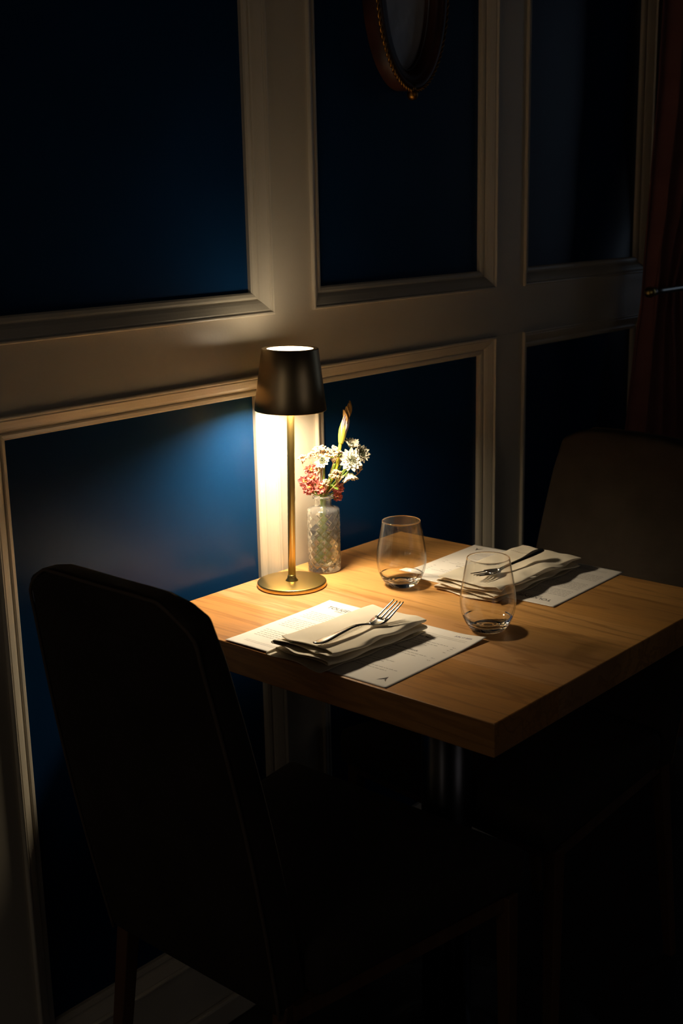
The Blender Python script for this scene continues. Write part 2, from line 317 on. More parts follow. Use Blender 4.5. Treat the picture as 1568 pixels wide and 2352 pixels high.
# ------------------------------------------------------------------ chairs
def leg_bm(x, y, z1, dx, dy, s=.0115):
    bm = bmesh.new(); v = []
    for z, k_, ox, oy in ((0, .72, dx, dy), (z1, 1, 0, 0)):
        v.append([bm.verts.new((x+ox+a*s*k_, y+oy+b*s*k_, z)) for a, b in ((-1, -1), (1, -1), (1, 1), (-1, 1))])
    bm.faces.new(v[0][::-1]); bm.faces.new(v[1])
    for i in range(4): bm.faces.new((v[0][i], v[0][(i+1) % 4], v[1][(i+1) % 4], v[1][i]))
    return bm
def make_chair(label, loc, rz):
    """local +x faces the table; origin on the floor under the seat centre"""
    r = thing('dining_chair', label, 'chair', loc, rz, 'upholstered dining chairs at the table')
    # backrest slab: grid over y (u) and height (v), leaning back
    bm = bmesh.new(); nu, nv = 10, 16
    def back_pt(u, v, side):       # side 0 rear face, 1 front face
        z = .385 + .532*v
        half = .157 + .013*math.sin(PI*min(v*1.05, 1)) - .012*v
        y = half*(2*u-1) + .008
        x = -.204 - .098*v + (.012*(1-(2*u-1)**2))*(-1)*v*.8
        z += .012*(1-(2*u-1)**4)*v - .004*v
        th = .052 - .014*v
        return Vector((x + th*side, y, z))
    F = [[[bm.verts.new(back_pt(i/nu, j/nv, s)) for i in range(nu+1)] for j in range(nv+1)] for s in (0, 1)]
    for s in (0, 1):
        for j in range(nv):
            for i in range(nu): bm.faces.new((F[s][j][i], F[s][j][i+1], F[s][j+1][i+1], F[s][j+1][i]))
    for j in range(nv):
        bm.faces.new((F[0][j][0], F[0][j+1][0], F[1][j+1][0], F[1][j][0])); bm.faces.new((F[0][j][nu], F[1][j][nu], F[1][j+1][nu], F[0][j+1][nu]))
    for i in range(nu):
        bm.faces.new((F[0][0][i], F[1][0][i], F[1][0][i+1], F[0][0][i+1])); bm.faces.new((F[0][nv][i], F[0][nv][i+1], F[1][nv][i+1], F[1][nv][i]))
    for v in bm.verts:   # round the two top corners
        pass
    # pull the top corners down to round them
    for s in (0, 1):
        for j in range(nv+1):
            for i in range(nu+1):
                v = F[s][j][i]; yy = (v.co.y-.008)/.15; zz = (v.co.z-.385)/.54
                if zz > .88 and abs(yy) > .70:
                    k_ = (zz-.88)/.12*(abs(yy)-.70)/.30
                    v.co.z -= .013*k_; v.co.y = .008 + (v.co.y-.008)*(1-.04*k_)
    o = obj('backrest', bm, chair_fabric, r, smooth=True); bev(o, .010, 3)
    # piping along the edge of the rear face
    pts = [back_pt(0, j/20, 0) for j in range(0, 20)] + [back_pt(.06, .985, 0)+Vector((0, 0, -.004))]
    pts += [back_pt(i/20, 1, 0) for i in range(3, 18)] + [back_pt(.94, .985, 0)+Vector((0, 0, -.004))] + [back_pt(1, j/20, 0) for j in range(19, -1, -1)]
    for q in pts: q.x -= -.001; q.y = .008 + (q.y-.008)*.985; q.z -= .002*(q.z-.385)/.5
    bm = bmesh.new(); tube(bm, bez(pts, 2), .0022, 6); obj('piping', bm, piping_m, r, smooth=True)
    # seat: padded trapezoid
    bm = bmesh.new(); nx, ny = 10, 10
    def seat_pt(u, v, top):
        x = -.16 + .372*u; half = .172 + .053*u; y = half*(2*v-1)
        z = .462 + .012*math.sin(PI*v)*math.sin(PI*min(u*1.1, 1)) if top else .398
        return (x, y, z)
    G = [[[bm.verts.new(seat_pt(i/nx, j/ny, s)) for i in range(nx+1)] for j in range(ny+1)] for s in (0, 1)]
    for s in (0, 1):
        for j in range(ny):
            for i in range(nx): bm.faces.new((G[s][j][i], G[s][j][i+1], G[s][j+1][i+1], G[s][j+1][i]))
    for i in range(nx):
        bm.faces.new((G[0][0][i], G[0][0][i+1], G[1][0][i+1], G[1][0][i])); bm.faces.new((G[0][ny][i], G[1][ny][i], G[1][ny][i+1], G[0][ny][i+1]))
    for j in range(ny):
        bm.faces.new((G[0][j][0], G[1][j][0], G[1][j+1][0], G[0][j+1][0])); bm.faces.new((G[0][j][nx], G[0][j+1][nx], G[1][j+1][nx], G[1][j][nx]))
    o = obj('seat', bm, chair_fabric, r, smooth=True); bev(o, .014, 3)
    bm = bmesh.new()
    for s in (-1, 1):
        a0, a1 = (-.185, s*.148), (.185, s*.208)
        v = [bm.verts.new((x, y+o_, z)) for z in (.378, .3985) for (x, y) in (a0, a1) for o_ in (-.009, .009)]
        for q in ((0, 1, 3, 2), (4, 6, 7, 5), (0, 4, 5, 1), (2, 3, 7, 6), (0, 2, 6, 4), (1, 5, 7, 3)): bm.faces.new([v[i] for i in q])
    box(bm, .176, .190, -.20, .20, .378, .3985); obj('seat_rail', bm, leg_wood, r)
    for s in (-1, 1):
        o = obj('leg', leg_bm(.180, s*.211, .3985, .004, s*.004), leg_wood, r); bev(o, .002)
        o = obj('leg', leg_bm(-.184, s*.146+.006, .3985, -.055, s*.004), leg_wood, r); bev(o, .002)
    return r
near_chair = make_chair('dark brown upholstered dining chair in the foreground, seen from behind', (.340, -.297, 0), 0)
def dup(root, loc, rz, label):
    r = root.copy(); C.objects.link(r); r.location = loc; r.rotation_euler = (0, 0, rz); r['label'] = label
    for ch in list(root.children):
        c = ch.copy(); C.objects.link(c); c.parent = r
        for g in ch.children:
            d = g.copy(); C.objects.link(d); d.parent = c
    return r
dup(near_chair, (.8705, -.300, 0), PI - math.radians(6), 'dark brown upholstered dining chair across the table, its front facing the camera')

# ------------------------------------------------------------------ lamp
LX, LY = .5592, -.0795
lamp = thing('table_lamp', 'lit brass table lamp with a dark tapered metal shade, beside the flower vase', 'lamp', (LX, LY, TZ))
lean = Matrix.Rotation(math.radians(1.2), 4, Vector((math.sin(.8468), math.cos(.8468), 0)))
bm = bmesh.new(); lathe(bm, [(0, 0), (.0520, 0), (.0535, .0012), (.0537, .0055), (.0530, .0072), (.0515, .0078), (0, .0082)], 96); o = obj('base', bm, brass, lamp, smooth=True); bev(o, .0004)
bm = bmesh.new(); lathe(bm, [(0, .0079), (.0100, .0079), (.0098, .0088), (.0074, .0115), (.0064, .0150), (.0061, .0175), (0, .0175)], 48); o = obj('collar', bm, brass, lamp, smooth=True)
bm = bmesh.new(); lathe(bm, [(0, .0170), (.0058, .0170), (.0058, .300), (0, .300)], 40); o = obj('pole', bm, brass, lamp, smooth=True); bev(o, .0003); o.matrix_basis = lean
ZB, ZT = .2745, .3665
bm = bmesh.new(); lathe(bm, [(.0527, ZB), (.0540, ZB), (.0541, ZB+.001), (.0424, ZT-.001), (.0418, ZT), (.0352, ZT+.0002), (.0346, ZT-.0004), (.0346, ZT-.006), (.0398, ZT-.006), (.0402, ZT-.008)], 96, closed=True); o = obj('lamp_shade', bm, bronze, lamp, smooth=True); bev(o, .0004); o.matrix_basis = lean
sh = o
bm = bmesh.new(); lathe(bm, [(0, ZB+.020), (.046, ZB+.020), (.046, ZB+.022), (0, ZB+.022)], 48); obj('lower_diffuser', bm, led_down, sh)
ll = bpy.data.lights.new('lamp_light', 'AREA'); ll.shape = 'DISK'; ll.size = .088; ll.energy = LAMP_DOWN; ll.color = WARM
lo = bpy.data.objects.new('lamp_light', ll); C.objects.link(lo); lo.parent = sh; lo.location = (0, 0, ZB+.0192)
if hasattr(ll, 'cycles'): ll.cycles.is_caustics_light = True
bm = bmesh.new(); lathe(bm, [(0, ZT-.0030), (.0345, ZT-.0030), (.0345, ZT-.0012), (0, ZT-.0012)], 48); obj('top_diffuser', bm, led_up, sh)

# ------------------------------------------------------------------ stemless glasses
def glass_bm():
    out = [(0, .0016), (.016, .0014), (.0195, 0), (.0225, .0004), (.0262, .0040), (.0315, .0125), (.0358, .0235), (.0380, .0350), (.0384, .0440), (.0374, .0560), (.0352, .0700), (.0325, .0850), (.0297, .1000), (.0292, .1022)]
    inn = [(.0287, .1026), (.0283, .1020), (.0289, .1000), (.0316, .0850), (.0342, .0700), (.0363, .0560), (.0372, .0440), (.0366, .0350), (.0341, .0250), (.0290, .0160), (.0220, .0112), (.0120, .0092), (0, .0088)]
    P = [Vector((r, 0, z)) for r, z in out]; Q = [Vector((r, 0, z)) for r, z in inn]
    a = [(max(p.x, 0), p.z) for p in bez(P[4:-1], 4)]; b = [(max(p.x, 0), p.z) for p in bez(Q[1:], 4)]
    prof = [(r, z) for r, z in out[:4]] + a + [out[-1], inn[0]] + b; prof[-1] = (0, prof[-1][1])
    bm = bmesh.new(); lathe(bm, prof, 96); return bm
def glass_mesh():
    bm = glass_bm()
    for f in bm.faces:
        if .0165 < min(v.co.z for v in f.verts) and max(v.co.z for v in f.verts) < .1004: f.material_index = 1
    return bm
g1 = obj('stemless_glass', glass_mesh(), [glass, wall_glass], smooth=True); g1.location = (.6650, -.2120, TZ+.0002)
tag(g1, 'empty stemless glass standing nearer the wall, beside the flower vase', 'glass', 'stemless glasses on the table')
g1.cycles.is_caustics_caster = True
g2 = g1.copy(); C.objects.link(g2); g2.location = (.5770, -.4330, TZ+.0002)
g2['label'] = 'empty stemless glass standing between the two place settings, in front of the far napkin'

# ------------------------------------------------------------------ vase and water
VX, VY = .6520, -.0640
vase = thing('flower_vase', 'small pressed glass bottle vase with diamond pattern holding flowers, beside the lamp', 'vase', (VX, VY, TZ+.0002))
def vase_bm():
    bm = bmesh.new(); seg = 144; R0 = .0262; rings = []
    def ring(r, z, pat=0.):
        out = []
        for i in range(seg):
            a = 2*PI*i/seg; rr = r
            if pat:
                n = 12; u = a*n/(2*PI); v = z/.0128
                d1 = abs(((u+v) % 1)-.5)*2; d2 = abs(((u-v) % 1)-.5)*2      # 1 on a groove
                g = max(d1, d2); rr = r - pat*.0012*max(0, (g-.72)/.28) + pat*.0002*(1-min(d1, d2))
            out.append(bm.verts.new((rr*math.cos(a), rr*math.sin(a), z)))
        rings.append(out)
    ring(.002, .0006); ring(.0225, 0.0); ring(.0252, .0010)
    nz = 92
    for k_ in range(nz+1):
        z = .0025 + (.0985-.0025)*k_/nz
        e = min(1, k_/3, (nz-k_)/3)
        ring(R0, z, e)
    for r, z in ((.0258, .1005), (.0245, .1022), (.0200, .1040), (.0155, .1055), (.0138, .1070), (.0134, .1090), (.0134, .1160), (.0140, .1178), (.0165, .1186), (.0172, .1200), (.0170, .1218), (.0160, .1230), (.0130, .1232), (.0116, .1222), (.0110, .1200), (.0108, .1100), (.0115, .1060), (.0170, .1030), (.0215, .0995), (.0226, .0960), (.0228, .0200), (.0222, .0120), (.0190, .0090), (.002, .0085)):
        ring(r, z)
    for a, b in zip(rings[:-1], rings[1:]):
        for i in range(seg): bm.faces.new((a[i], a[(i+1) % seg], b[(i+1) % seg], b[i]))
    bm.faces.new(rings[0][::-1]); bm.faces.new(rings[-1]); return bm
obj('bottle', vase_bm(), vglass, vase, smooth=True)
bm = bmesh.new(); lathe(bm, [(0, .0087), (.0188, .0092), (.0220, .0122), (.02265, .0200), (.02265, .0700), (.0220, .0698), (0, .0698)], 48); obj('water', bm, water_m, vase, smooth=True)

# ------------------------------------------------------------------ flowers
stem_g = mat('green_stem', (.16, .26, .03), .5, Subsurface_Weight=.1)
stem_b = mat('tan_stem', (.42, .26, .12), .6)
white_p = mat('white_petal', (.56, .53, .42), .5, Subsurface_Weight=.15)
white_p.node_tree.nodes['Principled BSDF'].inputs['Subsurface Radius'].default_value = (.004, .003, .002)
cream_p = mat('cream_floret', (.74, .61, .40), .6)
tan_p = mat('tan_floret_heart', (.30, .13, .03), .7)
pink_p = mat('dusty_pink_petal', (.62, .17, .15), .6); noisy(pink_p, (.34, .05, .06), (.66, .22, .17), 90)
orange_p = mat('orange_petal_heart', (.80, .42, .10), .6)
stamen_m = mat('grey_green_stamen', (.09, .10, .05), .7)
yel = mat('yellow_green_bud', (.62, .60, .06), .45); lil = mat('lilac_grey_petal', (.42, .38, .46), .5); brown_p = mat('withered_brown_petal', (.30, .17, .05), .8)
XR = Vector((CR.x, CR.y, 0)).normalized()      # horizontal direction across the bouquet, as the photo shows it
XF = Vector((CF.x, CF.y, 0)).normalized()
BV = Vector((VX, VY, TZ))
def at(u, h, d=0.):           # u metres across, h metres above the table, d metres towards the wall side
    return BV + XR*u + XF*d + Vector((0, 0, h))
def stem_of(root, p, base=(0, 0), r=.0014, m=stem_g, name='stem', mid=None):
    a = at(base[0], .014, base[1]); b = at(base[0]*.3, .112, base[1]*.3)
    q = [a, b] + ([mid] if mid else [b.lerp(p, .5) + Vector((0, 0, .004))]) + [p]
    bm = bmesh.new(); tube(bm, [v - Vector(root.location) for v in bez(q, 8)], r, 8); return obj(name, bm, m, root, smooth=True)
def flower(name, label, cat, group=None): return thing(name, label, cat, tuple(BV + Vector((0, 0, .014))), 0, group)
def petal(bm, o, d, n, ln, wd, curl=.3, tip=1.0):
    """petal from o along d, flat side facing n"""
    d = d.normalized(); n = (n - d*n.dot(d)).normalized(); s = d.cross(n); rows = []
    prof = [(0, .25), (.2, .60), (.42, .98), (.62, .95), (.84, .52), (1, .06*tip)]
    for t_, w_ in prof:
        c = o + d*ln*t_ + n*ln*curl*(t_*t_)
        rows.append([bm.verts.new(c + s*wd*.5*w_*k_ + n*wd*.16*(abs(k_)-.3)) for k_ in (-1, -.5, 0, .5, 1)])
    for a, b in zip(rows[:-1], rows[1:]):
        for i in range(4): bm.faces.new((a[i], a[i+1], b[i+1], b[i]))
def thicken(o, t_=.0004):
    md = o.modifiers.new('solidify', 'SOLIDIFY'); md.thickness = t_; md.offset = 0; return o
def astrantia(p, facing, size, label, opened=1.0, base=(0, 0), n=13):
    r = flower('white_flower', label, 'flower', 'white flowers in the vase'); o0 = Vector(r.location); f = facing.normalized()
    s1 = f.orthogonal().normalized(); s2 = f.cross(s1)
    stem_of(r, p - f*.004, base)
    for ring_, (nn, k_, w_) in enumerate(((n, 1.0, .46), (n-3, .66, .40))):
        bm = bmesh.new()
        for i in range(nn):
            a = 2*PI*(i+.5*ring_)/nn + random.uniform(-.1, .1)
            rad = s1*math.cos(a) + s2*math.sin(a); d = rad*opened + f*(1.15-opened)
            petal(bm, p-o0 + f*.0012*ring_ + rad*size*.10, d, f, size*k_*random.uniform(.9, 1.08), size*w_, random.uniform(-.12, .12) + .1*ring_)
        thicken(obj('petals', bm, white_p, r, smooth=True, rec=False))
    bm = bmesh.new()
    for i in range(60):
        rr = size*.46*math.sqrt(random.random()); a = random.random()*2*PI
        d = (s1*math.cos(a) + s2*math.sin(a))*rr; q = p-o0+d*.6
        tube(bm, [q, q + f*size*.30 + d*.4], .00034, 4); ico(bm, q + f*size*.32 + d*.4, .00082, 1)
    obj('stamens', bm, stamen_m, r); return r
TOCAM = (CP - BV).normalized()
astrantia(at(.0455, .1800, -.006), TOCAM + Vector((0, 0, .15)), .0185, 'largest open white flower, dark stamens facing the camera', 1.0, (.004, 0))
astrantia(at(.0470, .1980, .010), XR*.25 + Vector((0, 0, .9)) + TOCAM*.5, .0155, 'white flower seen from the side above the largest open one', .55, (.002, .003))
astrantia(at(.0600, .1880, .004), XR*.9 + Vector((0, 0, .3)) + TOCAM*.9, .0155, 'white flower pointing right at the right edge of the bouquet', .75, (.006, .002))
astrantia(at(.0430, .1600, -.008), XR*.15 + Vector((0, 0, -1)) - XF*.35, .0160, 'white flower hanging down under the largest open one', .55, (.003, -.003))
astrantia(at(.0020, .1790, -.008), TOCAM - XR*.6 + Vector((0, 0, .5)), .0125, 'white flower deep in the middle of the cream florets', .9, (-.001, -.002))
def cluster(p, rad, n, label, base=(0, 0), stalks=7, flat=.7):
    r = flower('cream_floret_sprig', label, 'flower', 'cream floret sprigs in the vase'); o0 = Vector(r.location)
    root_p = p - Vector((0, 0, rad*1.3)); stem_of(r, root_p, base, .0008, stem_b)
    bm = bmesh.new(); bs = bmesh.new(); bt = bmesh.new()
    for i in range(n):
        a = random.random()*2*PI; el = random.uniform(-.5, 1)*PI/2; k_ = random.uniform(.6, 1)
        q = p + (XR*math.cos(a)*math.cos(el) + XF*math.sin(a)*math.cos(el)*.8 + Vector((0, 0, math.sin(el)*flat)))*rad*k_ - o0
        for j in range(5):
            aa = j*2*PI/5 + i; d = Vector((math.cos(aa), math.sin(aa)*.7, math.sin(aa*1.3)*.7))
            ico(bm, q + d*.0015, .00135*random.uniform(.75, 1.15), 1, (1, 1, .8))
        ico(bt, q + TOCAM*.0010, .0013, 1)
        if i % 2: ico(bt, q + TOCAM*.0004 + Vector((0, 0, -.0016)), .0011, 1)
        if i < stalks: tube(bs, [root_p-o0, (root_p-o0).lerp(q, .5)+Vector((0, 0, -.001)), q], .0004, 5)
    obj('florets', bm, cream_p, r); obj('floret_hearts', bt, tan_p, r); obj('stalks', bs, stem_b, r); return r
cluster(at(-.0020, .1935, -.004), .0145, 54, 'cream floret head at the top left of the bouquet, above the middle white flower', (-.002, 0), 9)
cluster(at(.0175, .1930, -.003), .0140, 50, 'cream floret head at the top, just left of the tall bud', (.001, .002), 9)
cluster(at(.0260, .1820, .004), .0085, 16, 'cream floret head behind the big white flower, under the tall bud', (.002, .004))
cluster(at(-.0310, .1840, -.002), .0075, 16, 'small cream floret tuft at the far left of the bouquet, near the lamp pole', (-.004, 0))
cluster(at(-.0185, .1880, .002), .0052, 9, 'small cream floret tuft between the left tuft and the top left head', (-.003, .002), 3)
cluster(at(-.0080, .1650, -.003), .0085, 18, 'cream floret head on the left, over the pink blossoms', (-.003, -.001))
cluster(at(.0220, .1580, -.010), .0115, 34, 'cream floret head in the lower middle, above the vase mouth', (.002, -.003), 8)
cluster(at(.0050, .1450, -.012), .0080, 18, 'small cream floret head resting over the vase mouth', (.001, -.004))
cluster(at(.0560, .1650, .004), .0070, 12, 'cream floret tuft at the right, under the large white flower', (.005, .002), 4)
def ruffle(p, rad, n, label, base=(0, 0)):
    r = flower('pink_blossom', label, 'flower', 'dusty pink blossoms in the vase'); o0 = Vector(r.location)
    stem_of(r, p - Vector((0, 0, rad*.5)), base, .0010, stem_g)
    bm = bmesh.new(); bc = bmesh.new()
    for i in range(n):
        z_ = 1-2*(i+.5)/n; a = i*2.4; d = Vector((math.cos(a)*math.sqrt(1-z_*z_), math.sin(a)*math.sqrt(1-z_*z_), z_))
        q = p - o0 + d*rad*random.uniform(.35, .55)
        dd = (d + Vector((random.uniform(-.5, .5), random.uniform(-.5, .5), random.uniform(-.5, .5)))).normalized()
        petal(bm, q, dd, TOCAM + Vector((random.uniform(-.8, .8), random.uniform(-.8, .8), random.uniform(-.5, .5))), rad*.62, rad*.60, random.uniform(-.4, .5), 4)
    for i in range(6): ico(bc, p - o0 + Vector((random.uniform(-.3, .3), random.uniform(-.3, .3), random.uniform(-.1, .4)))*rad + TOCAM*rad*.45, rad*.16, 1)
    thicken(obj('petals', bm, pink_p, r, smooth=False, rec=False), .0003); obj('heart', bc, orange_p, r); return r
ruffle(at(-.0180, .1640, -.002), .0105, 34, 'salmon pink blossom, topmost of the pink ones on the left', (-.004, 0))
ruffle(at(-.0150, .1520, -.005), .0095, 30, 'pink blossom in the middle of the left pink group', (-.003, -.002))
ruffle(at(-.0285, .1460, -.002), .0100, 32, 'deep pink blossom furthest left, beside the lamp pole', (-.005, 0))
ruffle(at(-.0220, .1345, -.003), .0098, 32, 'deep pink blossom hanging lowest on the left of the vase neck', (-.005, -.001))
ruffle(at(-.0020, .1370, -.008), .0105, 34, 'pink blossom with orange heart leaning over the vase mouth', (-.001, -.004))
ruffle(at(.0240, .1330, .006), .0100, 34, 'dark pink blossom on the right of the vase neck, upper of two', (.003, .004))
ruffle(at(.0235, .1190, .008), .0078, 28, 'small dark red blossom on the right of the vase neck, lower of two', (.003, .005))
# tall iris bud
bud = flower('iris_bud', 'tall yellow-green iris bud with withered brown tip rising above the bouquet', 'flower')
stem_of(bud, at(.0300, .2090, 0), (.001, 0), .0026, yel, mid=at(.0215, .165, 0))
o0 = Vector(bud.location)
P = [at(.0300, .206), at(.0325, .220), at(.0345, .232), at(.0365, .244), at(.0390, .254)]
bm = bmesh.new(); tube(bm, [v-o0 for v in bez(P, 6)], [x for x in [.0030+.0033*math.sin(PI*min(1, (i+1)/19)) for i in range(25)]], 12); obj('bud_sheath', bm, yel, bud, smooth=True)
bm = bmesh.new()
for dx, dy, tw in ((.0020, -.0045, .2), (.0048, -.0030, .6)): petal(bm, at(.0310+dx, .219, dy)-o0, (at(.0400, .262)-at(.0320, .219)), -XF + XR*tw, .038, .0105, -.05)
thicken(obj('lilac_petal', bm, lil, bud, smooth=True, rec=False), .0005)
bm = bmesh.new()
for i in range(5): petal(bm, at(.0400+.0006*i, .238+.003*i, .002*(i-2))-o0, at(.0450, .276)-at(.0405, .240)+XR*.0025*(i-2), -XF+XR*(i-2)*.6, .026-.0015*abs(i-2), .0105, -.10*(i-2), 4)
thicken(obj('withered_petal', bm, brown_p, bud, smooth=False, rec=False), .0005)
# loose greenery
gr = flower('green_sprig', 'sprig of narrow green leaves and thick stems rising in the vase mouth', 'foliage'); o0 = Vector(gr.location)
for b0, p in (((-.006, -.002), at(.012, .150, -.004)), ((.004, -.004), at(.020, .175, -.003)), ((-.008, .002), at(-.012, .130, .002)), ((.007, .003), at(.018, .140, .003))):
    stem_of(gr, p, b0, .0022)
for p, d, l_ in ((at(.016, .186, -.008), XR+Vector((0, 0, .3)), .016), (at(.016, .186, -.008), -XR*.9+Vector((0, 0, -.1)), .014), (at(.014, .138, -.008), -XR*.4+Vector((0, 0, .9)), .014), (at(.014, .142, -.008), XR*.9+Vector((0, 0, -.7)), .014)):
    bm = bmesh.new(); petal(bm, p-o0, d, -XF+Vector((0, 0, .4)), l_, .0045, .1)
    thicken(obj('leaf', bm, stem_g, gr, smooth=True, rec=False), .0004)

# ------------------------------------------------------------------ menus
def text_faces(body, size, ext=0.):
    cu = bpy.data.curves.new('t', 'FONT'); cu.body = body; cu.size = size; cu.resolution_u = 3
    if ext: cu.offset = ext
    o = bpy.data.objects.new('t', cu); C.objects.link(o); dg = bpy.context.evaluated_depsgraph_get(); dg.update()
    me = bpy.data.meshes.new_from_object(o.evaluated_get(dg)); vs = [tuple(v.co) for v in me.vertices]; fs = [tuple(p.vertices) for p in me.polygons]
    bpy.data.objects.remove(o); bpy.data.curves.remove(cu); bpy.data.meshes.remove(me)
    return vs, fs
HW, HH = .1397, .10795
def sheet_z(x, y, k_):    # gentle lift of two corners and one edge
    a = max(0, (x+y*.6-.150)/.05); b = max(0, (-x*.2+abs(y)-.105)/.02)
    return .0004 + k_*(.0035*min(a, 1.2)**2 + .0006*b) + .0012*k_*max(0, math.sin((x+.14)*18))*max(0, (-y-.06)/.05)
def place_txt(bm, body, x, y, size, zf, sx=1., dz=.00012):
    vs, fs = text_faces(body, size, size*.012); V = [bm.verts.new((x+vx*sx, y+vy, zf(x+vx*sx, y+vy)+dz)) for vx, vy, vz in vs]
    for f in fs:
        try: bm.faces.new([V[i] for i in f])
        except ValueError: pass
def bars(bm, x, y, w_, zf, rnd, h=.0009, dz=.00012):
    """small word-like marks: print too small to read"""
    e = x+w_
    while x < e:
        l_ = min(rnd.uniform(.002, .008), e-x)
        V = [bm.verts.new((a, b, zf(a, b)+dz)) for a, b in ((x, y), (x+l_, y), (x+l_, y+h), (x, y+h))]; bm.faces.new(V); x += l_+.0012
def menu(label, loc, rz, k_, stamp):
    """local x = reading direction, local y = up the page"""
    r = thing('menu_card', label, 'menu', loc, rz, 'menus on the table')
    zf = lambda x, y: sheet_z(x, y, k_); rnd = random.Random(5)
    bm = bmesh.new(); nx, ny = 56, 44
    G = [[bm.verts.new((-HW+2*HW*i/nx, -HH+2*HH*j/ny, zf(-HW+2*HW*i/nx, -HH+2*HH*j/ny))) for i in range(nx+1)] for j in range(ny+1)]
    for j in range(ny):
        for i in range(nx): bm.faces.new((G[j][i], G[j][i+1], G[j+1][i+1], G[j+1][i]))
    o = obj('sheet', bm, paper, r, smooth=True, rec=False); md = o.modifiers.new('solidify', 'SOLIDIFY'); md.thickness = .0003; md.offset = -1
    bm = bmesh.new(); place_txt(bm, 'TOUGENIE', -.1215, .0800, .0125, zf, .92); obj('heading', bm, ink, r, rec=False)
    for b_, x_, y_, z_ in (('THREE COURSE', -.1020, .0735, .0046), ('A la Carte Menu', .0330, .0660, .0070), ('The Butcher Block', .0420, .0160, .0062)):
        bm = bmesh.new(); place_txt(bm, b_, x_, y_, z_, zf, 1.08); obj('subheading', bm, ink, r, rec=False)
    for y0_, rows in ((.0535, 5), (.0150, 6), (-.0400, 5)):      # left column paragraphs
        bm = bmesh.new()
        for q in range(rows):
            wd = (.112, .100, .108, .096, .060, .04)[q]; bars(bm, -.128 + (.001 if q else 0), y0_-q*.0062, wd, zf, rnd)
        obj('paragraph', bm, ink_soft, r, rec=False)
    for y0_, rows, wd in ((.0550, 3, .088), (.0080, 2, .088), (-.0325, 2, .068), (-.0560, 2, .090)):
        bm = bmesh.new()
        for q in range(rows): bars(bm, .026, y0_-q*.0072, wd-q*.012, zf, rnd)
        obj('paragraph', bm, ink_soft, r, rec=False)
    for col in ((.0550, .0485, .0425, .0330), (.0080, -.0015)):
        bm = bmesh.new()
        for y_ in col: bars(bm, .1215, y_, .005, zf, rnd)
        obj('price_column', bm, ink_soft, r, rec=False)
    for x_, y_, w_ in ((-.120, -.0870, .106), (-.120, -.0912, .106), (.018, .0838, .107), (.018, .0792, .107)):
        nseg = 12; bm = bmesh.new()
        for q in range(nseg):
            xa, xb = x_+w_*q/nseg, x_+w_*(q+1)/nseg
            V = [bm.verts.new((a, b, zf(a, b)+.00012)) for a, b in ((xa, y_), (xb, y_), (xb, y_+.0005), (xa, y_+.0005))]; bm.faces.new(V)
        obj('printed_rule', bm, ink_soft, r, rec=False)
    bm = bmesh.new()      # slanting A-like mark at the foot of the right column
    cx, cy = .1180, -.0870
    for poly in (((-.006, -.006), (-.001, .004), (.0015, .010), (.0025, .003), (-.001, -.002)), ((.0015, .010), (.0045, .001), (.0085, -.005), (.004, -.0015), (.0018, .003)), ((-.003, -.001), (.004, .001), (.0035, .002), (-.002, .0005))):
        V = [bm.verts.new((cx+a, cy+b, zf(cx+a, cy+b)+.00013)) for a, b in poly]; bm.faces.new(V)
    obj('printed_mark', bm, ink, r, rec=False)
    if stamp:
        bm = bmesh.new(); place_txt(bm, 'JUN 17 2025', .0985, .0925, .0058, zf, .88); obj('date_stamp', bm, stamp_ink, r, rec=False)
    return r
# near card: reads along -y; up the page is +x
menu('date-stamped white menu sheet on the near side of the table, under the near napkin', (.4295, -.3190, TZ+.0003), -PI/2+.010, 1.0, True)
menu('white menu sheet on the far side of the table, upside down, under the far napkin', (.8150, -.3130, TZ+.0003), PI/2+.026, .7, False)

